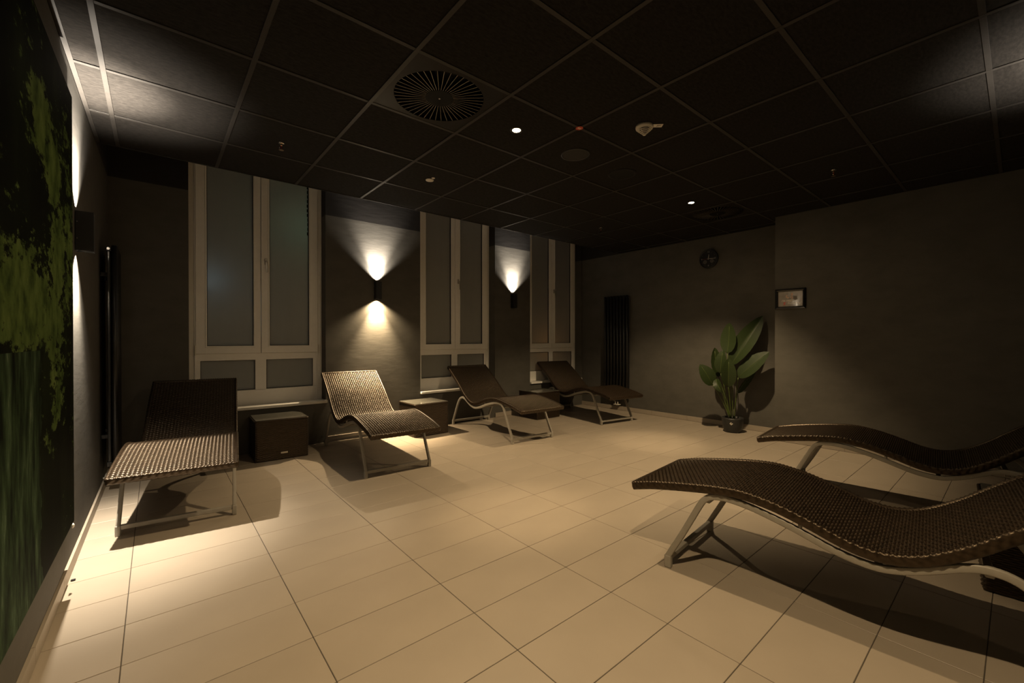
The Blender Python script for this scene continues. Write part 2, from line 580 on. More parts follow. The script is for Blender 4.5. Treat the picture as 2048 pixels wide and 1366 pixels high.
# ------------------------------------------------------------------ walls
def wall_box(name, x0, x1, y0, y1, label=None):
    m_ = MB(); m_.box(x0, x1, y0, y1, -0.05, ZC, 0); m_.box(x0, x1, y0, y1, ZC, ZT, 1)
    return tag(m_.build(name, ['wall', 'black_paint'], fix=False), label, kind='structure')

m_ = MB()
for z0, z1, mi in ((-0.05, ZC, 0), (ZC, ZT, 1)):
    a, b = YB-0.2, 5.9
    m_.add([(XL(a)-.2, a, z0), (XL(a), a, z0), (XL(b), b, z0), (XL(b)-.2, b, z0),
            (XL(a)-.2, a, z1), (XL(a), a, z1), (XL(b), b, z1), (XL(b)-.2, b, z1)],
           [(0,3,2,1),(4,5,6,7),(0,1,5,4),(1,2,6,5),(2,3,7,6),(3,0,4,7)], mi)
tag(m_.build('wall_left', ['wall', 'black_paint'], fix=False), 'taupe plaster wall with wall lamp and mural', kind='structure')

m_ = MB()
edges = []
x = XL(YW)-0.05
for mid in MIDS:
    edges.append((x, mid-0.65)); x = mid+0.65
edges.append((x, XR+0.02))
for a, b in edges:
    m_.box(a, b, YW, 5.9, -0.05, ZC, 0); m_.box(a, b, YW, 5.9, ZC, ZT, 1)
for mid in MIDS:       # parapets below the windows, lintels above
    m_.box(mid-.65, mid+.65, YW, 5.9, -0.05, 0.475, 0)
    m_.box(mid-.65, mid+.65, YW+0.1, 5.9, 3.32, ZT, 1)
tag(m_.build('wall_back', ['wall', 'black_paint'], fix=False), 'taupe plaster window wall with piers between the tall windows', kind='structure')
wall_box('wall_right', XR, XR+0.4, YP-0.2, 5.9, 'taupe plaster wall behind clock, plant and radiator')
wall_box('wall_right_projection', XP, XR+0.4, YB-0.2, YP, 'taupe projecting wall with small framed poster')
wall_box('wall_front', -0.65, XR+0.4, YB-0.2, YB, 'taupe wall behind the two near loungers')

# ------------------------------------------------------------------ ceiling
m_ = MB()
m_.box(-0.65, XR+0.4, YB-0.2, YE-0.03, ZC+0.09, ZC+0.14)      # cover above the panels
m_.box(-0.65, XR+0.4, YE-0.03, 5.95, ZT, ZT+0.06)              # soffit over the window gap
m_.box(-0.65, XR+0.4, YE-0.012, YE-0.004, ZC+0.02, ZT)         # apron closing the void
ceil = tag(m_.build('ceiling', 'plenum'), 'black suspended panel ceiling with narrow grid rails', kind='structure')
CX0, CY0, CP = -0.2149, 1.9921, 0.625
xs = [CX0+CP*i for i in range(0, 11)]
ys = [CY0+CP*j for j in range(-3, 4)]
xe = [-0.372]+xs+[XR]
ye = [YB]+ys+[YE]
RW = 0.024
def panel_mesh(w, d):
    q = MB(); q.bevbox(-w/2, w/2, -d/2, d/2, 0.0, 0.012, 0.003)
    return q.mesh('ceiling_panel', ['panel'])
full_panel = panel_mesh(CP-0.006, CP-0.006)
SPECIAL = {(2, 3), (8, 3)}
for i in range(len(xe)-1):
    for j in range(len(ye)-1):
        w, d = xe[i+1]-xe[i], ye[j+1]-ye[j]
        if (i-1, j-1) in ():
            continue
        cx, cy = (xe[i]+xe[i+1])/2, (ye[j]+ye[j+1])/2
        is_vent = (abs(cx-1.3476) < 0.02 or abs(cx-5.0976) < 0.02) and abs(cy-2.3046) < 0.02
        if is_vent: continue
        me = full_panel if abs(w-CP) < 1e-6 and abs(d-CP) < 1e-6 else panel_mesh(w-0.004, d-0.004)
        p = place('ceiling_panel', me, ceil, (cx, cy, ZC+0.004+random.uniform(0, 0.001)))
for x in xs:   # main runners, front to back
    q = MB(); q.bevbox(x-RW/2, x+RW/2, YB, YE, ZC-0.001, ZC+0.0035, 0.0008); q.box(x-.002, x+.002, YB, YE, ZC+.003, ZC+.04)
    q.build('grid_rail', 'rail', ceil)
for y in ys:   # cross rails, one length per field
    for i in range(len(xe)-1):
        a = xe[i]+(RW/2 if i else 0); b = xe[i+1]-(RW/2 if i < len(xe)-2 else 0)
        q = MB(); q.bevbox(a+.0005, b-.0005, y-RW/2, y+RW/2, ZC-0.0004, ZC+0.0035, 0.0008)
        q.build('grid_rail', 'rail', ceil)
q = MB(); q.box(-0.372, XR, YE-0.012, YE, ZC-0.002, ZC+0.03)
q.build('edge_trim', 'rail', ceil)
q = MB()
a, b = YB, YE
for (za, zb, wd) in ((ZC-0.0015, ZC+0.001, 0.024), (ZC-0.0015, ZC+0.03, 0.002)):
    q.add([(XL(a), a, za), (XL(a)+wd, a, za), (XL(b)+wd, b, za), (XL(b), b, za), (XL(a), a, zb), (XL(a)+wd, a, zb), (XL(b)+wd, b, zb), (XL(b), b, zb)],
          [(0,3,2,1),(4,5,6,7),(0,1,5,4),(1,2,6,5),(2,3,7,6),(3,0,4,7)])
q.build('edge_trim', 'rail', ceil)
for (xa, xb, ya, yb) in ((XR-0.022, XR, YP, YE), (XP-0.022, XP, YB, YP), (-0.372, XR, YB, YB+0.022)):
    q = MB(); q.box(xa, xb, ya, yb, ZC-0.0015, ZC+0.002); q.build('edge_trim', 'rail', ceil)

# ------------------------------------------------------------------ skirting tiles
def skirting(name, p0, p1, nrm, label, first=0.3, h=0.07, t=0.012):
    p0, p1, nrm = Vector(p0), Vector(p1), Vector(nrm)
    L_ = (p1-p0).length; d = (p1-p0)/L_
    base = MB()
    def quad(a, b, t0, t1, z0, z1, mbx):
        vs_ = []
        for z in (z0, z1):
            for (s, k) in ((a, t0), (b, t0), (b, t1), (a, t1)):
                q_ = p0+d*s+nrm*k
                vs_.append((q_.x, q_.y, z))
        mbx.add(vs_, [(0,3,2,1),(4,5,6,7),(0,1,5,4),(1,2,6,5),(2,3,7,6),(3,0,4,7)])
    quad(0, L_, -0.002, t-0.003, 0.0, h-0.003, base)
    bo = tag(base.build(name, 'grout'), label, kind='structure')
    s = 0.0; step = first
    while s < L_-0.01:
        e = min(s+step, L_)
        q = MB(); quad(s+0.0012, e-0.0012, 0.0, t, 0.003, h, q)
        q.build('skirting_tile', 'skirt', bo)
        s = e; step = 0.6
    return bo
skirting('baseboard_left', (XL(YB), YB, 0), (XL(YW), YW, 0), (1, -0.0115, 0), 'beige skirting tiles along the left wall', 0.45)
skirting('baseboard_right', (XR, YP, 0), (XR, YW, 0), (-1, 0, 0), 'beige skirting tiles below clock and radiator', 0.12)
skirting('baseboard_projection', (XP, YB, 0), (XP, YP, 0), (-1, 0, 0), 'beige skirting tiles along the projecting wall', 0.5)
skirting('baseboard_back', (MIDS[0]+.65, YW, 0), (MIDS[1]-.65, YW, 0), (0, -1, 0), 'beige skirting tiles under the lamp pier', 0.37)
skirting('baseboard_pier', (MIDS[1]+.65, YW, 0), (MIDS[2]-.65, YW, 0), (0, -1, 0), 'beige skirting tiles on the far narrow pier', 0.2)

# ------------------------------------------------------------------ windows
def window(n, mid, label):
    w = bpy.data.objects.new('window_%d' % n, None); COL.objects.link(w)
    w.location = (mid, YR, 0.475); tag(w, label, kind='structure')
    z0, zs, zt = 0.035, 0.60, 2.84     # local heights above the sill underside
    Z = lambda zw: zw-0.475
    # outer fixed frame
    f = MB()
    xo = 0.635
    f.bevbox(-0.649, -0.586, 0.0, 0.07, Z(.505), Z(3.32), .004)
    f.bevbox(xo-.050, 0.649, 0.0, 0.07, Z(.505), Z(3.32), .004)
    f.bevbox(-0.60, xo-.04, 0.002, 0.07, Z(.505), Z(.672), .004)      # bottom rail with sill joint
    f.bevbox(-0.60, xo-.04, 0.002, 0.07, Z(1.002), Z(1.078), .004)    # transom
    f.bevbox(-0.60, xo-.04, 0.002, 0.07, Z(3.20), Z(3.32), .004)
    f.bevbox(-0.055, 0.055, 0.002, 0.07, Z(.66), Z(1.01), .004)       # lower mullion
    f.bevbox(-.600, -.548, 0.004, 0.07, Z(.66), Z(1.01), .003)         # lower stiles
    f.bevbox(.546, .600, 0.004, 0.07, Z(.66), Z(1.01), .003)
    f.build('frame', 'frame_white', w)
    # raised bead of the jambs
    for xa, xb in ((-.600, -.584), (xo-.052, xo-.036)):
        q = MB(); q.bevbox(xa, xb, -.012, .004, Z(.51), Z(3.3), .003); q.build('jamb_bead', 'frame_white', w)
    # fixed lower lights
    for xa, xb in ((-.55, -.055), (.055, .548)):
        g = MB(); g.box(xa, xb, .022, .028, Z(.674), Z(1.004)); g.build('pane', 'frosted', w)
        q = MB(); e = .005
        for (a, b, c, d) in ((xa, xb, .674, .674+e), (xa, xb, 1.004-e, 1.004), (xa, xa+e, .674, 1.004), (xb-e, xb, .674, 1.004)):
            q.box(a, b, .006, .021, Z(c), Z(d))
        q.build('gasket', 'gasket', w)
    # two casements
    for side, (xa, xb, ga, gb) in enumerate(((-.590, -.003, -.492, -.073), (.003, .600, .086, .500))):
        s = MB()
        zb, zt_, gz, gt = Z(1.078), Z(3.2), Z(1.160), Z(3.12)
        s.bevbox(xa, ga, -.022, .03, zb, zt_, .005)
        s.bevbox(gb, xb, -.022, .03, zb, zt_, .005)
        s.bevbox(ga-.01, gb+.01, -.0215, .03, zb, gz, .005)
        s.bevbox(ga-.01, gb+.01, -.0215, .03, gt, zt_, .005)
        sash = s.build('sash', 'frame_white', w)
        g = MB(); g.box(ga-.004, gb+.004, .006, .012, gz-.004, gt+.004); g.build('pane', 'frosted', sash)
        q = MB(); e = .005
        for (a, b, c, d) in ((ga, gb, gz, gz+e), (ga, gb, gt-e, gt), (ga, ga+e, gz, gt), (gb-e, gb, gz, gt)):
            q.box(a, b, -.012, .005, c, d)
        q.build('gasket', 'gasket', sash)
        # glazing bead step
        q = MB()
        for (a, b, c, d) in ((ga-.018, gb+.018, gz-.018, gz-.001), (ga-.018, ga-.001, gz-.001, gt), (gb+.001, gb+.018, gz-.001, gt)):
            q.bevbox(a, b, -.026, -.015, c, d, .003)
        q.build('glazing_bead', 'frame_white', sash)
        # hinge
        hx = xa-.002 if side == 0 else xb+.008
        q = MB(); q.lathe([(.0075, Z(1.08)), (.0075, Z(1.165))], 12, (hx, -.02, 0)); q.lathe([(.0095, Z(1.063)), (.0095, Z(1.08))], 12, (hx, -.02, 0))
        q.build('hinge', 'white_plastic', sash)
        if side == 1:
            hz = Z(2.10)
            q = MB(); q.bevbox(.034, .060, -.034, -.022, hz-.035, hz+.035, .004)
            q.sweep(spline([(.047, -.034, hz), (.047, -.055, hz), (.047, -.062, hz-.012), (.052, -.062, hz-.06), (.058, -.060, hz-.125)], 4), rrect(.018, .012, .004, 2))
            hnd = q.build('handle', 'steel', sash, smooth=False)
            tag(hnd, 'brushed metal window handle')
    # sill board
    q = MB(); q.bevbox(-0.67 if n == 1 else -.648, 0.662 if n == 1 else .648, -.185, .01, 0.0, 0.032, .005)
    q.build('sill', 'frame_white', w)
    return w
window(1, MIDS[0], 'tall white two-casement window with frosted panes beside left lounger')
window(2, MIDS[1], 'tall white two-casement window with frosted panes between the two piers')
window(3, MIDS[2], 'tall white two-casement window with frosted panes in the far corner')

# ragged edge of the frosted film on the first window
q = MB()
for k in range(11):
    z = 2.46+k*.055
    q.box(MIDS[0]+.493, MIDS[0]+.5, YR+.0035, YR+.0055, z, z+.055)
    q.box(MIDS[0]+.486+random.uniform(-.004, .003), MIDS[0]+.4935, YR+.0035, YR+.0055, z+.01, z+.045)
tag(q.build('film_strip', 'gasket'), 'ragged dark film edge on the right pane of the left window', 'film')

# ------------------------------------------------------------------ wall panel and mural
m_ = MB()
def slab(mbx, ya, yb, za, zb, front, back, mi=0):
    # slab along the left wall; front/back are functions of y
    v = [(back(ya), ya, za), (front(ya), ya, za), (front(yb), yb, za), (back(yb), yb, za),
         (back(ya), ya, zb), (front(ya), ya, zb), (front(yb), yb, zb), (back(yb), yb, zb)]
    mbx.add(v, [(0,3,2,1),(4,5,6,7),(0,1,5,4),(1,2,6,5),(2,3,7,6),(3,0,4,7)], mi)
slab(m_, YB+0.02, 3.09, 0.13, 2.60, lambda y: XL(y)+0.018, lambda y: XL(y))
tag(m_.build('wall_left_panel', 'wall'), 'taupe backing panel behind the forest mural', kind='structure')
mx = lambda y: -0.31-0.0165*(3.0-y)
mural = thing('mural', (-0.33, 2.2, 0.33), 'large printed forest and waterfall mural on the left wall', 'mural')
m_ = MB(); slab(m_, 0.05, 3.0, 0.335, 2.42, mx, lambda y: XL(y)+0.018)
o = m_.build('printed_board', 'mural', mural); o.matrix_parent_inverse = Matrix.Translation((0.33, -2.2, -0.33))
m_ = MB(); m_.lathe([(.0, .0), (.012, .001), (.013, .004), (.006, .009), (.0, .010)], 16, (0, 0, 0), axis='x', cap=False)
o = m_.build('corner_clip', 'white_plastic', mural, (0.33-0.322, 0.835, -0.03), smooth=True)
q = MB(); q.bevbox(-.009, .009, -.006, .006, 0, .008, .002)
o = q.build('rubber_strip', 'rubber', None, (-0.325, 3.095, 0.0)); tag(o, 'tiny black rubber strip on floor beside left skirting', 'strip')

# ------------------------------------------------------------------ wall lamps
def sconce(loc, rz, up, down, label):
    # local: wall plane at y=0, lamp reaches to y=-0.078
    t = thing('wall_lamp', loc, label, 'wall lamp', rz, 'square black up-and-down wall lamps')
    w, d, h, k = 0.075, 0.075, 0.225, 0.0025
    b = MB()
    b.box(-w/2, w/2, -d-.003, -d-.003+k, -h/2, h/2)
    b.box(-w/2, w/2, -.003-k, -.003, -h/2, h/2)
    b.box(-w/2, -w/2+k, -d-.003+k, -.003-k, -h/2, h/2)
    b.box(w/2-k, w/2, -d-.003+k, -.003-k, -h/2, h/2)
    b.box(-w/2+k, w/2-k, -d-.003+k, -.003-k, -.01, .01)
    b.build('body', 'lamp_black', t)
    q = MB(); q.box(-.03, .03, -.004, .0, -.08, .08); q.build('back_plate', 'lamp_black', t)
    for z in (.05, -.045):
        q = MB(); q.lathe([(.003, 0), (.0025, .003)], 10, (w/2+.003, -.010, z), axis='x'); q.build('screw', 'steel', t)
        q = MB(); q.lathe([(.0025, -.003), (.003, 0)], 10, (-w/2-.003, -.010, z), axis='x'); q.build('screw', 'steel', t)
    for s, on in ((1, up), (-1, down)):
        q = MB(); q.lathe([(.026, s*(h/2-.016)), (.029, s*(h/2-.008))], 24, (0, -d/2-.003, 0))
        q.build('reflector_ring', 'steel', t)
        q = MB(); q.lathe([(.0005, s*(h/2-.014)), (.0255, s*(h/2-.0135))], 24, (0, -d/2-.003, 0), cap=False)
        q.build('lens', ('up_glow' if s > 0 else 'dn_glow') if on else 'grille', t)
        if on:
            R = Matrix.Rotation(rz, 3, 'Z')
            p = Vector(loc)+R @ Vector((0, -d/2-.003, s*(h/2+.002)))
            col, (cw, cn), gain = (WHITE, (104, 66), 1.0) if s > 0 else on
            P = (SCONCE_UP if s > 0 else SCONCE_DOWN)*gain
            for cone, blend, pw in ((cw, .7, P*1.2), (cn, 1.0, P*5.5)):
                spot('wall_lamp_beam', p, (0, 0, s), pw, col, cone, blend, .012)
    return t
sconce((XL(3.49), 3.49, 1.852), PI/2, True, ((1.0, .86, .67), (100, 72), 1.15), 'square black wall lamp beside the forest mural, lit above and below')
sconce((2.1825, YW, 1.852), 0.0, True, ((1.0, .74, .43), (128, 70), 1.7), 'square black wall lamp on wide pier, lit above and below')
sconce((4.460, YW, 1.852), 0.0, True, False, 'square black wall lamp on far narrow pier, lit only above')
sconce((3.62, YB, 1.852), PI, True, False, 'square black wall lamp on the wall behind the near loungers')

# ------------------------------------------------------------------ ceiling fixtures
def downlight(x, y, label, aim=(0, 0, -1), cone=104, gain=1.0, spill=.11):
    t = thing('downlight', (x, y, ZC+.004), label, 'downlight', 0, 'recessed ceiling downlights')
    q = MB(); q.lathe([(.030, -.001), (.046, -.003), (.047, .0), (.030, .002)], 32, cap=False); q.build('trim_ring', 'lamp_black', t, smooth=True)
    q = MB(); q.lathe([(.0005, -.002), (.029, -.0015)], 28, cap=False); q.build('led_lens', 'down_glow', t)
    p = (x, y, ZC-.012)
    spot('downlight_beam', p, aim, DOWN_POWER*gain, WARM, cone, 0.48, .022)
    spot('downlight_spill', p, (0, 0, -1), DOWN_POWER*spill, WARM, 174, 0.4, .022)
    spot('downlight_core', p, aim, DOWN_POWER*0.7, WARM, 30, 1.0, .022)
    return t
downlight(1.972, 2.3046, 'glowing round downlight beside the ceiling air vent')
downlight(0.7226, 0.4296, 'glowing round downlight above the camera corner near the mural')
downlight(4.474, 2.3046, 'glowing round downlight far from the camera near the right wall', (.05, .20, -1), 106, 1.45, .06)

def vent(x, y, label):
    t = thing('swirl_air_vent', (x, y, ZC+.004), label, 'air vent', 0, 'square swirl air diffusers')
    h, R, n = .3, .272, 64
    q = MB()
    # square plate with a round opening
    for k in range(n):
        pts = []
        for a in (2*PI*k/n, 2*PI*(k+1)/n):
            c, s = math.cos(a), math.sin(a); m = h/max(abs(c), abs(s))
            pts.append(((R*c, R*s), (m*c, m*s)))
        (i0, o0), (i1, o1) = pts
        zl, zu = -.002, .004
        q.add([(*i0, zl), (*o0, zl), (*o1, zl), (*i1, zl), (*i0, zu), (*i1, zu)], [(0,1,2,3), (0,3,5,4)])
    q.build('plate', 'diffuser', t)
    q = MB(); q.lathe([(.086, -.003), (.086, .05)], 32); q.build('hub', 'hub_black', t)
    q = MB(); q.lathe([(.004, -.006), (.006, -.004)], 10); q.build('screw', 'steel', t)
    q = MB(); q.lathe([(R+.01, .0), (R+.01, .06), (.0005, .06)], 48, cap=False); q.build('plenum_box', 'plenum', t)
    v = MB()
    nv = 44
    # thin blade leaning over, narrow folded lower lip coloured paler as caught light
    def blade(r, k):
        return [(r, -.0016*k, -.001), (r, .0016*k, -.001), (r, .0016*k, .002), (r, .013*k, .030), (r, .012*k, .030), (r, -.0016*k, .002)]
    A, B = blade(.083, .8), blade(R-.002, 1.0)
    v.add(A+B, [(0, 1, 7, 6)], 1)
    v.add(A+B, [(i, (i+1) % 6, 6+(i+1) % 6, 6+i) for i in range(1, 6)]+[tuple(range(5, -1, -1)), tuple(range(6, 12))], 0)
    vm = v.mesh('vane', ['hub_black', 'vane'])
    for k in range(nv):
        place('vane', vm, t, (0, 0, 0), 2*PI*k/nv)
    return t
vent(1.3476, 2.3046, 'square swirl air vent in ceiling left of the near downlight')
vent(5.0976, 2.3046, 'square swirl air vent in ceiling near the projecting wall')

def speaker(x, y, r, label, mat_g):
    t = thing('ceiling_speaker', (x, y, ZC+.004), label, 'ceiling speaker', 0, 'round ceiling speakers')
    q = MB(); q.lathe([(r*.86, -.002), (r*.9, -.006), (r*.98, -.005), (r, .0), (r*.86, .001)], 40, cap=False); q.build('ring', 'lamp_black' if mat_g == 'grille' else 'plenum', t, smooth=True)
    q = MB(); q.lathe([(.0005, -.003), (r*.5, -.0028), (r*.87, -.0012)], 40, cap=False); q.build('grille', mat_g, t, smooth=True)
    return t
speaker(2.599, 2.3046, .118, 'round black ceiling speaker between downlight and smoke detector', 'grille')
speaker(3.222, 2.3046, .125, 'very dark round ceiling speaker farther from the camera', 'black_plastic')

# smoke detector
t = thing('smoke_detector', (2.612, 1.685, ZC+.004), 'white cone-shaped smoke detector with paper tag on ceiling', 'smoke detector')
q = MB(); q.lathe([(.058, 0), (.060, -.012), (.057, -.022), (.050, -.024)], 36); q.build('base', 'white_plastic', t, smooth=True)
for k in range(5):
    r0 = .050-k*.0085; z0 = -.026-k*.0075
    q = MB(); q.lathe([(r0, z0), (r0-.001, z0-.004), (r0-.005, z0-.004), (r0-.005, z0)], 32, cap=False); q.lathe([(r0-.005, z0), (r0, z0)], 32, cap=False)
    q.build('louvre_ring', 'white_plastic', t)
q = MB(); q.lathe([(.036, -.022), (.012, -.062)], 24); q.build('chamber', 'black_plastic', t)
q = MB(); q.lathe([(.012, -.060), (.010, -.066), (.0005, -.068)], 20, cap=False); q.build('tip', 'white_plastic', t)
for a in range(4):
    q = MB(); q.sweep([(.050*math.cos(a*PI/2), .050*math.sin(a*PI/2), -.024), (.011*math.cos(a*PI/2), .011*math.sin(a*PI/2), -.062)], rrect(.004, .003, .001, 1)); q.build('rib', 'white_plastic', t)
q = MB(); q.bevbox(.045, .125, -.022, .022, -.003, .0, .0008); tg = q.build('paper_tag', 'label_paper', t); tg.rotation_euler = (0, 0, math.radians(-42))
q = MB()
for a in range(3): q.box(.085+a*.009, .091+a*.009, -.012, .010-.004*a, -.0036, -.0028)
q.build('tag_print', 'ink_grey', tg)

# motion sensor
t = thing('ceiling_sensor', (1.968, 3.545, ZC+.004), 'small white round sensor on ceiling in front of the wide pier', 'sensor')
q = MB(); q.lathe([(.037, 0), (.036, -.005), (.026, -.008), (.0005, -.009)], 28, cap=False); q.build('cover', 'white_plastic', t, smooth=True)
q = MB(); q.lathe([(.016, 0), (.015, -.004), (.0005, -.005)], 20, (.0, -.066, 0), cap=False); q.build('indicator', 'white_plastic', t, smooth=True)

def sprinkler(x, y, label):
    t = thing('fire_sprinkler', (x, y, ZC+.004), label, 'sprinkler', 0, 'pendant fire sprinklers')
    q = MB(); q.lathe([(.022, 0), (.020, -.004), (.009, -.006)], 24); q.build('rosette', 'chrome', t, smooth=True)
    q = MB(); q.lathe([(.008, -.004), (.008, -.018), (.006, -.020)], 12); q.build('body', 'brass', t)
    for s in (-1, 1):
        q = MB(); q.sweep(spline([(s*.006, 0, -.018), (s*.013, 0, -.026), (s*.012, 0, -.040), (s*.003, 0, -.050)], 4), rrect(.005, .0035, .001, 1), up=(0, 1, 0)); q.build('yoke_arm', 'chrome', t)
    q = MB(); q.lathe([(.0025, -.020), (.0035, -.030), (.0025, -.042)], 10); q.build('glass_bulb', 'bulb_red', t, smooth=True)
    q = MB(); q.lathe([(.004, -.048), (.017, -.051), (.017, -.053), (.004, -.052)], 20); q.build('deflector', 'brass', t)
    return t
sprinkler(.737, 3.60, 'small metal fire sprinkler on ceiling above the left window')
sprinkler(4.56, 3.60, 'small metal fire sprinkler on ceiling near the far windows')
sprinkler(4.57, 1.06, 'small metal fire sprinkler on ceiling near the projecting wall')
t = thing('ceiling_sticker', (2.285, 1.9921, ZC-.001), 'small red round sticker on a ceiling rail crossing', 'sticker')
q = MB(); q.lathe([(.026, 0), (.026, -.0012)], 28); q.build('disc', 'red', t)
q = MB()
for k in range(3): q.box(-.014+k*.010, -.007+k*.010, -.008, .008, -.002, -.0011)
q.build('print', 'ink_white', t)

# ------------------------------------------------------------------ radiators
def radiator(loc, rz, label, w=.52, valve=True):
    # local: wall at y=0, front towards -y, x along the wall, centred
    t = thing('tube_radiator', loc, label, 'radiator', rz, 'tall black tube radiators')
    z0, z1, n = .21, 1.975, 8
    step = w/n
    for k in range(n):
        x = -w/2+step*(k+.5)
        q = MB(); q.sweep([(x, -.085, z0), (x, -.085, z1)], rrect(step*.62, .036, .016, 4), up=(1, 0, 0)); q.build('tube', 'rad_black', t, smooth=True)
    q = MB()
    for z in (z0+.03, z1-.03): q.bevbox(-w/2+.004, w/2-.004, -.068, -.036, z-.018, z+.018, .004)
    q.build('header', 'rad_black', t)
    q = MB(); q.bevbox(-w/2+.006, w/2-.006, -.062, -.044, z0+.05, z1-.05, .004); q.build('back_plate', 'rad_black', t)
    for s in (-1, 1):
        q = MB(); q.lathe([(.010, 0), (.010, .004), (.006, .006)], 16, (s*(w/2-.004) if s > 0 else -w/2-.002, -.052, z1-.03), axis='x'); q.build('vent_plug', 'chrome', t)
        for z in (.45, 1.75):
            q = MB(); q.bevbox(s*w*.32-.012, s*w*.32+.012, -.045, 0, z-.015, z+.015, .003); q.build('bracket', 'rad_black', t)
    # valve block with two pipe sleeves
    q = MB(); q.bevbox(-.045, .045, -.085, -.035, z0-.055, z0+.004, .006); q.build('valve_block', 'rad_black', t)
    q = MB(); q.lathe([(.013, -.045), (.015, -.06), (.015, -.10), (.010, -.103)], 16, (0, -.035, z0-.03), axis='y'); q.build('valve_head', 'chrome', t)
    for x in (-.025, .025):
        q = MB(); q.lathe([(.0085, z0-.05), (.0085, .105)], 14, (x, -.06, 0)); q.build('pipe_sleeve', 'white_plastic', t)
    q = MB(); q.bevbox(-.055, .055, -.082, -.010, .095, .107, .003); q.build('pipe_plate', 'white_plastic', t)
    q = MB(); q.sweep([(-.025, -.06, .1), (-.025, -.02, .085), (-.025, 0.0, .085)], circ(.008, 8)); q.build('pipe', 'white_plastic', t)
    return t
radiator((XR, 4.49, 0), -PI/2, 'tall black tube radiator on the far wall behind the last lounger')
radiator((XL(4.87), 4.87, 0), PI/2, 'tall black tube radiator seen edge-on in the left corner')

# ------------------------------------------------------------------ loungers
PROFILE = [(-.205, .413), (-.08, .445), (.10, .477), (.25, .498), (.36, .504), (.45, .494), (.54, .475), (.65, .441), (.73, .412), (.80, .393),
           (.87, .387), (.93, .396), (.99, .417), (1.05, .452), (1.12, .502), (1.20, .570), (1.29, .640), (1.43, .738), (1.575, .835)]
def arc_profile(step):
    P = spline([(0, s, z) for s, z in PROFILE], 10)
    acc = [0.0]
    for a, b in zip(P, P[1:]): acc.append(acc[-1]+(b-a).length)
    n = int(round(acc[-1]/step)); out = []
    k = 0
    for i in range(n+1):
        t = acc[-1]*i/n
        while k < len(acc)-2 and acc[k+1] < t: k += 1
        f = (t-acc[k])/(acc[k+1]-acc[k])
        p = P[k].lerp(P[k+1], f); d = (P[min(k+2, len(P)-1)]-P[max(k-1, 0)]).normalized()
        out.append((p, d, Vector((0, -d.z, d.y))))
    return out, acc[-1]/n
W2 = 0.322
def weave_mesh():
    rows, pitch = arc_profile(.0118)
    mbx = MB()
    ns = 28; ps = 2*(W2-.010)/ns; A = .0044
    sub = 3
    hw = pitch*.46
    for j, (p, d, n) in enumerate(rows[1:-1]):
        sg = 1 if j % 2 else -1
        V = []
        for i in range(ns*sub+1):
            x = -W2+.010+ps*i/sub
            h = A*math.sin(PI*i/sub)*sg
            c = p+n*(h-.004)
            for a, k in ((-hw, -.0046), (-hw*.68, -.0017), (0, .0005), (hw*.68, -.0017), (hw, -.0046)):
                q = c+d*a+n*k
                V.append((x, q.y, q.z))
        F = []
        for i in range(ns*sub):
            for k in range(4):
                F.append((i*5+k, i*5+k+1, i*5+k+6, i*5+k+5))
        mbx.add(V, F)
    # stakes running head to foot
    hs = ps*.30
    for i in range(ns):
        x = -W2+.010+ps*(i+.5)
        V = []; m = 0
        for j in range(len(rows)-1):
            for half in (0, 1):
                if j == len(rows)-2 and half: break
                p = rows[j][0] if not half else rows[j][0].lerp(rows[j+1][0], .5)
                n = rows[j][2]
                # stake lies opposite to the weft it crosses
                sgn = 1 if ((j-1) % 2) else -1
                s_i = 1 if i % 2 == 0 else -1
                h = -A*.7*sgn*s_i if not half else -.0008
                c = p+n*(h-.004)
                for a, k in ((-hs, -.0014), (0, .0007), (hs, -.0014)):
                    V.append((x+a, c.y+n.y*k, c.z+n.z*k))
                m += 1
        F = []
        for r in range(m-1):
            for k in (0, 1):
                F.append((r*3+k, r*3+3+k, r*3+4+k, r*3+1+k))
        mbx.add(V, F)
    return mbx.mesh('wicker_weave', ['wicker'], smooth=True, fix=False)

def border_mesh():
    # braided edge band all round, wrapping the rim
    rows, pitch = arc_profile(.0046)
    mbx = MB()
    path = [(Vector((-W2, p.y, p.z)), d, n, Vector((-1, 0, 0))) for p, d, n in rows]
    pe = rows[-1]
    for k in range(1, 140): path.append((Vector((-W2+2*W2*k/140, pe[0].y, pe[0].z)), Vector((1, 0, 0)), pe[2], pe[1]))
    path += [(Vector((W2, p.y, p.z)), -d, n, Vector((1, 0, 0))) for p, d, n in reversed(rows)]
    p0 = rows[0]
    for k in range(1, 140): path.append((Vector((W2-2*W2*k/140, p0[0].y, p0[0].z)), Vector((-1, 0, 0)), p0[2], -p0[1]))
    sec = [(-.016, -.006), (-.010, .001), (-.003, .004), (.004, .003), (.008, -.003), (.0085, -.011), (.0085, -.020), (.0085, -.029), (.006, -.037), (-.002, -.041), (-.016, -.041)]
    o = 0; V = []; F = []
    n_ = len(path); ns = len(sec)
    for i, (p, t, n, out) in enumerate(path):
        for k, (a, b) in enumerate(sec):
            per_ = 4 if k <= 3 else 8
            bump = .0019*math.cos(2*PI*i/per_+PI*(k//2)) if 1 <= k <= 8 else 0
            q = p+out*(a+(bump if k > 3 else bump*.5))+n*(b+(bump if k <= 3 else 0))
            V.append(tuple(q))
    for i in range(n_):
        for k in range(ns-1):
            a = i*ns+k; b = ((i+1) % n_)*ns+k
            F.append((a, b, b+1, a+1))
    mbx.add(V, F)
    return mbx.mesh('braided_border', ['wicker'], smooth=True)

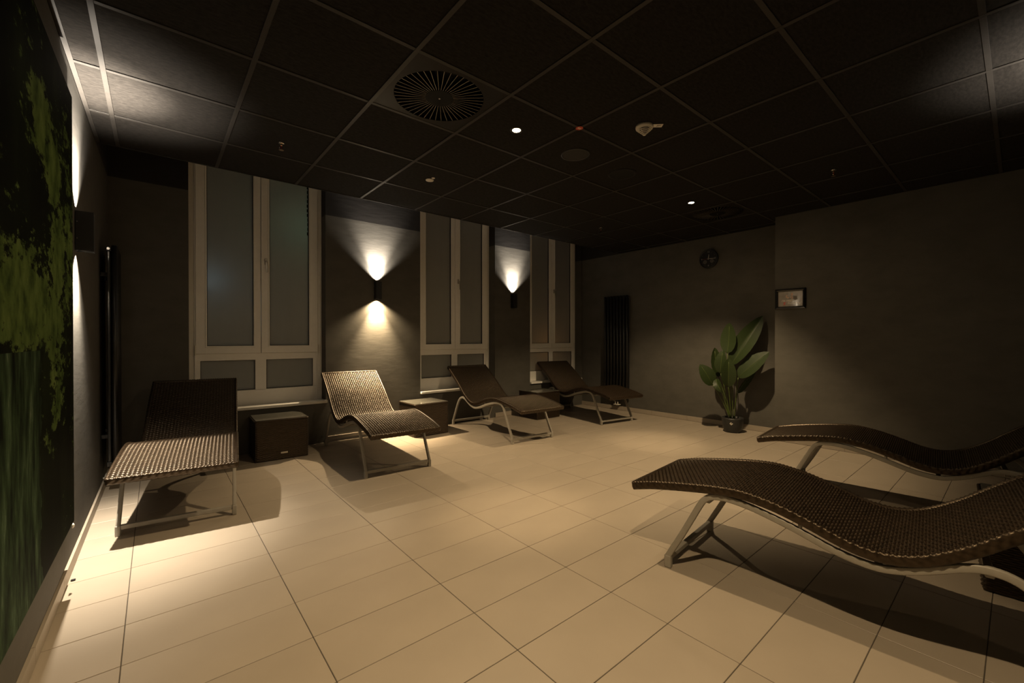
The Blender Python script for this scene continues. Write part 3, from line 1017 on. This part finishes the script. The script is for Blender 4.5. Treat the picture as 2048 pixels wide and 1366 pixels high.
def lounger(loc, rz, label):
    t = thing('sun_lounger', loc, label, 'lounger', rz, 'brown wicker wave loungers')
    place('wicker_weave', WEAVE, t)
    place('braided_border', BORDER, t)
    place('underside', UNDER, t)
    for s in (-1, 1):
        place('side_tube', TUBE, t, (s*.305, 0, 0))
        for y in (0.0, 1.447):
            place('foot_cap', CAP, t, (s*.305, y, 0))
        for y, z in ((.27, .452), (.60, .408), (.98, .376)):
            place('spacer', SPACER, t, (s*.305, y, z-.006))
    for y in (0.0, 1.447): place('floor_bar', BAR, t, (0, y, .052))
    for y, z in ((.20, .405), (.86, .318), (1.16, .40)): place('cross_bar', XBAR, t, (0, y, z))
    return t
WEAVE = weave_mesh()
BORDER = border_mesh()
rows, _ = arc_profile(.03)
u = MB(); V = []; F = []
for p, d, n in rows:
    for x in (-W2+.008, W2-.008):
        for k in (-.0085, -.038):
            q = p+n*k; V.append((x, q.y, q.z))
for i in range(len(rows)-1):
    a = i*4; b = a+4
    F += [(a, b, b+2, a+2), (a+1, a+3, b+3, b+1)]
u.add(V, F); UNDER = u.mesh('underside', ['wicker_core'], smooth=True, fix=False)
tube_pts = [(0, 0, .004), (0, 0, .062), (0, .086, .220), (0, .165, .375), (0, .195, .418), (0, .235, .440), (0, .30, .446), (0, .39, .436), (0, .48, .415), (0, .57, .390),
            (0, .65, .363), (0, .72, .340), (0, .79, .325), (0, .86, .320), (0, .92, .331), (0, .98, .352), (0, 1.04, .380), (0, 1.095, .406), (0, 1.15, .420), (0, 1.21, .412),
            (0, 1.26, .380), (0, 1.31, .315), (0, 1.38, .185), (0, 1.446, .062), (0, 1.447, .004)]
sec_t = rrect(.022, .030, .005, 2)
dense = [Vector(tube_pts[0]), Vector(tube_pts[1])] + spline(tube_pts[1:-1], 4)[1:] + [Vector(tube_pts[-1])]
q = MB(); q.sweep(dense, sec_t, up=(1, 0, 0)); TUBE = q.mesh('side_tube', ['frame_metal'], smooth=True)
q = MB(); q.bevbox(-.014, .014, -.018, .018, 0, .066, .004); CAP = q.mesh('foot_cap', ['frame_metal'])
q = MB(); q.lathe([(.008, -.004), (.008, .02)], 12); SPACER = q.mesh('spacer', ['frame_metal'])
q = MB(); q.bevbox(-.292, .292, -.013, .013, -.014, .014, .003); BAR = q.mesh('floor_bar', ['frame_metal'])
q = MB(); q.bevbox(-.296, .296, -.012, .012, -.010, .010, .003); XBAR = q.mesh('cross_bar', ['frame_metal'])
D = math.radians
lounger((.121, 3.585, 0), D(-6.8), 'brown wicker wave lounger in left corner under the first window')
lounger((1.730, 3.699, 0), D(-3.45), 'brightly lit brown wicker wave lounger under the wide pier lamp')
lounger((3.511, 3.800, 0), D(-3.75), 'brown wicker wave lounger before the middle window, third from left wall')
lounger((5.206, 3.812, 0), D(-8.6), 'dark wicker wave lounger in the far corner by the radiator')
lounger((2.428, 1.248, 0), D(185.5), 'brown wicker wave lounger nearest the camera at right')
lounger((4.171, 1.227, 0), D(185.2), 'brown wicker wave lounger along the projecting wall, behind nearest one')

# ------------------------------------------------------------------ side tables
TW, TD, TH = .49, .44, .415
def table_weave():
    mbx = MB()
    r = .022
    ring = []
    def seg(a, b):
        L_ = (Vector(b)-Vector(a)).length
        return [Vector(a).lerp(Vector(b), k/20) for k in range(20)]
    cs = [(TW/2-r, TD/2-r, 0), (-TW/2+r, TD/2-r, 90), (-TW/2+r, -TD/2+r, 180), (TW/2-r, -TD/2+r, 270)]
    per = 2*(TW-2*r)+2*(TD-2*r)+2*PI*r
    pts = []
    for ci, (cx, cy, a0) in enumerate(cs):
        for k in range(4):
            a = math.radians(a0+90*k/4); pts.append((Vector((cx+r*math.cos(a), cy+r*math.sin(a), 0)), Vector((math.cos(a), math.sin(a), 0))))
        a = math.radians(a0+90); nx, ny, _a = cs[(ci+1) % 4]
        e0 = Vector((cx+r*math.cos(a), cy+r*math.sin(a), 0)); e1 = Vector((nx+r*math.cos(a), ny+r*math.sin(a), 0))
        ln = (e1-e0).length; m = int(ln/.0085)
        for k in range(m): pts.append((e0.lerp(e1, k/m), Vector((math.cos(a), math.sin(a), 0))))
    n = len(pts)
    if n % 6: pts = pts[:n-n % 6]; n = len(pts)
    nr = 36; ph = (TH-.02)/nr
    for j in range(nr):
        z = .008+ph*(j+.5); sg = 1 if j % 2 else -1
        V = []
        for i, (p, o_) in enumerate(pts):
            h = .0022*math.sin(PI*i/3)*sg
            for a, k in ((-ph*.47, -.0032), (0, 0), (ph*.47, -.0032)):
                V.append((p.x+o_.x*(h+k), p.y+o_.y*(h+k), z+a))
        F = []
        for i in range(n):
            b = ((i+1) % n)*3
            for k in (0, 1): F.append((i*3+k, b+k, b+k+1, i*3+k+1))
        mbx.add(V, F)
    return mbx.mesh('wicker_sides', ['wicker'], smooth=True)
TSIDE = table_weave()
q = MB(); q.box(-TW/2+.006, TW/2-.006, -TD/2+.006, TD/2-.006, .004, TH-.012); TCORE = q.mesh('core', ['wicker_core'])
def top_weave():
    mbx = MB(); nx_, ny_ = 20, 36
    a, b = TW/2-.004, TD/2-.004
    for j in range(ny_):
        y = -b+2*b*(j+.5)/ny_; sg = 1 if j % 2 else -1; hw = b/ny_*.92
        V = []
        for i in range(nx_*3+1):
            x = -a+2*a*i/(nx_*3); h = .0018*math.sin(PI*i/3)*sg+TH-.008
            V += [(x, y-hw, h-.0012), (x, y, h), (x, y+hw, h-.0012)]
        F = []
        for i in range(nx_*3):
            for k in (0, 1): F.append((i*3+k, i*3+3+k, i*3+4+k, i*3+1+k))
        mbx.add(V, F)
    return mbx.mesh('wicker_top', ['wicker'], smooth=True)
TTOP = top_weave()
q = MB()
rim = []
for cx, cy, a0 in ((TW/2-.02, TD/2-.02, 0), (-TW/2+.02, TD/2-.02, 90), (-TW/2+.02, -TD/2+.02, 180), (TW/2-.02, -TD/2+.02, 270)):
    for k in range(5):
        a = math.radians(a0+90*k/4); rim.append((cx+.02*math.cos(a), cy+.02*math.sin(a), TH-.009))
q.sweep(rim, circ(.007, 8), up=(0, 0, 1), closed=True); TRIM = q.mesh('braided_rim', ['wicker'], smooth=True)
q = MB(); q.bevbox(-TW/2+.008, TW/2-.008, -TD/2+.008, TD/2-.008, TH-.003, TH+.003, .001); TGLASS = q.mesh('glass_top', ['glass_top'])
def side_table(loc, rz, label, plate=False):
    t = thing('side_table', loc, label, 'side table', rz, 'brown wicker cube side tables')
    place('wicker_sides', TSIDE, t); place('core', TCORE, t); place('wicker_top', TTOP, t); place('braided_rim', TRIM, t); place('glass_top', TGLASS, t)
    if plate:
        q = MB(); q.bevbox(-.032, .032, -.003, .001, -.009, .009, .001)
        q.build('name_plate', 'steel', t, (.015, -TD/2-.003, .072))
    return t
side_table((1.005, 4.845+TD/2, 0), D(-2.2), 'brown wicker cube side table with glass top under the left window', True)
side_table((2.712, 4.83+TD/2, 0), D(1.0), 'brown wicker cube side table with glass top right of the lit lounger')
side_table((4.690, 4.70+TD/2, 0), D(-1.0), 'dark wicker cube side table between the two far loungers')
side_table((3.36, -.085, 0), D(4.0), 'dark wicker cube side table between the two near loungers at right')

# ------------------------------------------------------------------ plant
PL = Vector((5.885, 2.455, 0))
plant = thing('potted_plant', PL, 'tall leafy green plant in a black pot beside the projecting wall', 'potted plant')
q = MB(); q.lathe([(.092, 0), (.104, .012), (.118, .06), (.128, .12), (.131, .175), (.130, .192), (.124, .192), (.122, .170), (.110, .160)], 36); q.build('pot', 'pot', plant, smooth=True)
q = MB(); q.lathe([(.0005, .172), (.06, .170), (.119, .166)], 24, cap=False); q.build('soil', 'soil', plant)
q = MB(); s_ = .021
q.add([(0, 0, -s_), (s_, 0, 0), (0, 0, s_), (-s_, 0, 0), (0, .001, -s_), (s_, .001, 0), (0, .001, s_), (-s_, .001, 0)], [(0,1,2,3), (7,6,5,4), (0,4,5,1), (1,5,6,2), (2,6,7,3), (3,7,4,0)])
st = q.build('sticker', 'label_paper', plant); tag(st, 'white diamond sticker')
dirc = Vector((-5.885, -2.455, 0)).normalized()
st.location = Vector((dirc.x, dirc.y, 0))*.1285+Vector((-.006, .014, .128)); st.rotation_euler = (math.radians(-4), 0, math.atan2(dirc.x, -dirc.y))
q = MB(); q.box(-.008, .008, -.0008, .0, -.006, .006); q.build('sticker_print', 'ink_grey', st)

side = Vector((dirc.y, -dirc.x, 0))*-1     # to the right as seen from the room
side = Vector((-dirc.y, dirc.x, 0))
def leaf(base, tip, width, bend, fold, normal_tilt, depth=(0, 0), stalk_from=(0, 0), twist=0.0):
    B = Vector(base)-PL - dirc*-depth[0]*1.0; T = Vector(tip)-PL - dirc*-depth[1]*1.0
    ax = (T-B); L_ = ax.length; a = ax.normalized()
    nrm = (dirc - a*dirc.dot(a)).normalized()
    nrm = (Matrix.Rotation(normal_tilt, 3, a) @ nrm)
    wd = a.cross(nrm).normalized()
    nl, nw = 14, 4
    m2 = MB(); V = []; UV = []
    for i in range(nl+1):
        t_ = i/nl
        wv = width/2*(math.sin(PI*t_**.82)**.64 if 0 < t_ < 1 else 0.02)
        c = B+ax*t_+nrm*bend*4*t_*(1-t_)
        tw = twist*(t_-.5)
        R = Matrix.Rotation(tw, 3, a)
        w_, n_ = R @ wd, R @ nrm
        for k in range(-nw, nw+1):
            s = k/nw
            ang = fold
            off = w_*(s*wv*math.cos(ang))+n_*(abs(s)*wv*math.sin(ang)) + n_*(.004*math.sin(t_*38+s*3)*abs(s))
            V.append(tuple(c+off)); UV.append((t_, s))
    F = []
    cn = 2*nw+1
    for i in range(nl):
        for k in range(2*nw):
            F.append((i*cn+k, i*cn+k+1, (i+1)*cn+k+1, (i+1)*cn+k))
    nv = len(V)
    V2 = [tuple(Vector(v)-nrm*.0012) for v in V]
    m2.add(V+V2, F+[tuple(reversed([i+nv for i in f])) for f in F])
    lo = m2.build('leaf', 'leaf', plant, smooth=True, fix=False)
    uvl = lo.data.uv_layers.new(name='UVMap')
    for lp in lo.data.loops:
        uvl.data[lp.index].uv = UV[lp.vertex_index % nv]
    # midrib and stalk
    S0 = Vector((stalk_from[0], stalk_from[1], .165))
    mid = S0.lerp(B, .55)+Vector((0, 0, .04))
    pts = spline([S0, mid, B], 5)
    m3 = MB(); m3.sweep(pts, circ(.0056, 7)); m3.build('stalk', 'stem', plant, smooth=True)
    rb = [B+ax*(i/8)+nrm*(bend*4*(i/8)*(1-i/8)+.0015) for i in range(8)]
    m3 = MB(); m3.sweep(rb, circ(.0026, 6)); m3.build('midrib', 'stem', lo, smooth=True)
    return lo
leaf((5.860, 2.514, 1.040), (5.870, 2.492, 1.450), .205, -.02, .26, -.30, (0, .03), (0, .012))
leaf((5.880, 2.470, .880), (6.018, 2.136, 1.535), .27, .03, .42, -.25, (-.02, -.08), (.012, 0), .5)
leaf((5.910, 2.396, .725), (6.044, 2.075, 1.070), .235, .015, .20, -.60, (.03, .06), (.010, -.015))
leaf((5.866, 2.502, .600), (5.867, 2.499, .985), .19, .02, .32, .10, (.10, .16), (-.012, .012))
leaf((5.794, 2.673, .610), (5.733, 2.820, .890), .205, .02, .2, .45, (.05, .09), (-.018, .02))
leaf((5.818, 2.616, .715), (5.800, 2.659, 1.115), .175, -.02, .30, .6, (-.10, -.12), (0, .025))
leaf((5.830, 2.587, .770), (5.842, 2.560, 1.085), .17, .02, .26, -.4, (.02, .03), (-.01, .02))
leaf((5.808, 2.639, .700), (5.840, 2.565, .520), .11, .04, .35, .2, (.04, .11), (-.012, .024))
leaf((5.906, 2.404, .515), (5.987, 2.211, .810), .14, -.02, .36, .9, (0, -.04), (.018, -.012))

# ------------------------------------------------------------------ clock
clock = thing('wall_clock', (XR, 2.912, 2.398), 'round black wall clock with two small sub dials on far wall', 'clock', -PI/2)
# local: wall at y=0, dial towards -y
q = MB(); q.lathe([(.135, 0), (.138, -.020), (.134, -.034), (.124, -.036), (.122, -.028)], 48, axis='y'); q.build('case', 'black_plastic', clock, smooth=True)
q = MB(); q.lathe([(.0005, -.0285), (.123, -.0285)], 48, axis='y', cap=False); q.build('dial', 'dial', clock)
for k in range(12):
    a = k*PI/6
    if k % 3 == 0: continue
    q = MB(); q.box(-.002, .002, -.0300, -.0285, -.006, .006)
    o = q.build('hour_mark', 'sub_dial', clock, (math.sin(a)*.102, 0, math.cos(a)*.102)); o.rotation_euler = (0, a, 0)
def text(body, size, mat, parent, loc, rot, name='lettering', bold=0.0, shear=0.0, align='CENTER', ext=.0004):
    c = bpy.data.curves.new(name, 'FONT'); c.body = body; c.size = size; c.align_x = align; c.align_y = 'CENTER'
    c.extrude = ext; c.offset = bold; c.shear = shear
    tmp = bpy.data.objects.new(name, c); COL.objects.link(tmp)
    dg = bpy.context.evaluated_depsgraph_get()
    me = bpy.data.meshes.new_from_object(tmp.evaluated_get(dg))
    bpy.data.objects.remove(tmp, do_unlink=True)
    me.materials.clear(); me.materials.append(M[mat])
    o = place(name, me, parent, loc); o.rotation_euler = rot
    return o
for s, a in (('12', 0), ('3', 90), ('6', 180), ('9', 270)):
    a = math.radians(a)
    text(s, .032, 'dial_mark', clock, (math.sin(a)*.098, -.0292, math.cos(a)*.098), (PI/2, 0, 0), 'numeral', .0004)
def hand(ln, wd, ang, name, y, mat='ink_white'):
    q = MB(); q.add([(-wd/2, y, -.012), (wd/2, y, -.012), (wd/3, y, ln), (-wd/3, y, ln), (-wd/2, y-.001, -.012), (wd/2, y-.001, -.012), (wd/3, y-.001, ln), (-wd/3, y-.001, ln)],
                  [(0,1,2,3), (7,6,5,4), (0,4,5,1), (1,5,6,2), (2,6,7,3), (3,7,4,0)])
    o = q.build(name, mat, clock); o.rotation_euler = (0, ang, 0)
hand(.062, .007, math.radians(8), 'hour_hand', -.0315)
hand(.098, .005, math.radians(92), 'minute_hand', -.0330)
hand(.085, .002, math.radians(268), 'second_hand', -.0345, 'ink_red')
q = MB(); q.lathe([(.006, -.0285), (.006, -.036)], 14, axis='y'); q.build('hub', 'dial_mark', clock)
for x, z in ((-.050, -.042), (.050, -.036)):
    q = MB(); q.lathe([(.010, -.0296), (.027, -.0296), (.027, -.0285)], 26, (x, 0, z), axis='y', cap=False); o = q.build('sub_dial', 'sub_dial', clock)
    q = MB(); q.lathe([(.0005, -.0302), (.004, -.0300)], 10, (x, 0, z), axis='y', cap=False); q.build('sub_dial_hub', 'dial_mark', o)

# ------------------------------------------------------------------ framed poster
fr = thing('picture_frame', (XP, 1.756, 1.710), 'small glossy black frame with grey poster on projecting wall', 'picture frame', -PI/2)
w, h = .318, .242
q = MB()
sec = [(0, 0), (.0, -.014), (.006, -.020), (.018, -.022), (.028, -.018), (.034, -.008), (.034, -.004)]
def frame_ring(inset, y):
    a, b = w/2-inset, h/2-inset
    return [(-a, y, -b), (a, y, -b), (a, y, b), (-a, y, b)]
V = []
for i_, y in sec: V += frame_ring(i_, y)
F = []
for r_ in range(len(sec)-1):
    for k in range(4):
        F.append((r_*4+k, r_*4+(k+1) % 4, r_*4+4+(k+1) % 4, r_*4+4+k))
q.add(V, F); q.build('frame', 'frame_black', fr)
q = MB(); q.bevbox(-w/2+.03, w/2-.03, -.0085, -.002, -h/2+.03, h/2-.03, .001); po = q.build('poster', 'poster', fr)
R_ = (PI/2, 0, 0)
text("I'M FIRST.", .031, 'ink_white', po, (-.028, -.0090, -.022), R_, 'headline', .0008, .25)
text('Fitness First', .027, 'ink_white', po, (.040, -.0090, -.054), R_, 'brand_line', .0003, .12)
q = MB()   # red figure mark
y = -.0092
q.add([(-.072, y, -.038), (-.040, y, -.038), (-.046, y, -.046), (-.056, y, -.047), (-.055, y, -.056), (-.046, y, -.066), (-.047, y, -.074), (-.060, y, -.060), (-.068, y, -.076), (-.074, y, -.074), (-.066, y, -.056), (-.068, y, -.047)],
      [tuple(range(12))])
q.build('red_mark', 'ink_red', po)
q = MB()   # pale arms of the printed figure
for pts, r_ in (([(-.035, y, .046), (-.040, y, .030), (-.034, y, .017), (-.014, y, .012)], .008), ([(.016, y, .066), (.020, y, .050), (.014, y, .036)], .010), ([(.0, y, .018), (.014, y, .024), (.024, y, .012), (.018, y, .0)], .007)):
    P3 = spline(pts, 4)
    for i_ in range(len(P3)-1):
        p_, n2 = P3[i_], P3[i_+1]; d_ = (n2-p_).normalized(); s2 = Vector((-d_.z, 0, d_.x))*r_
        q.add([p_+s2, n2+s2, n2-s2, p_-s2], [(0, 1, 2, 3)])
q.build('printed_arms', 'ink_skin', po)
q = MB(); q.add([(.03, y, .035), (.07, y, .03), (.075, y, -.01), (.05, y, -.02), (.03, y, 0)], [(0, 1, 2, 3, 4)]); q.add([(-.015, y, .005), (.01, y, .01), (.008, y, -.006), (-.02, y, -.004)], [(0, 1, 2, 3)])
q.build('printed_shade', 'ink_grey', po)
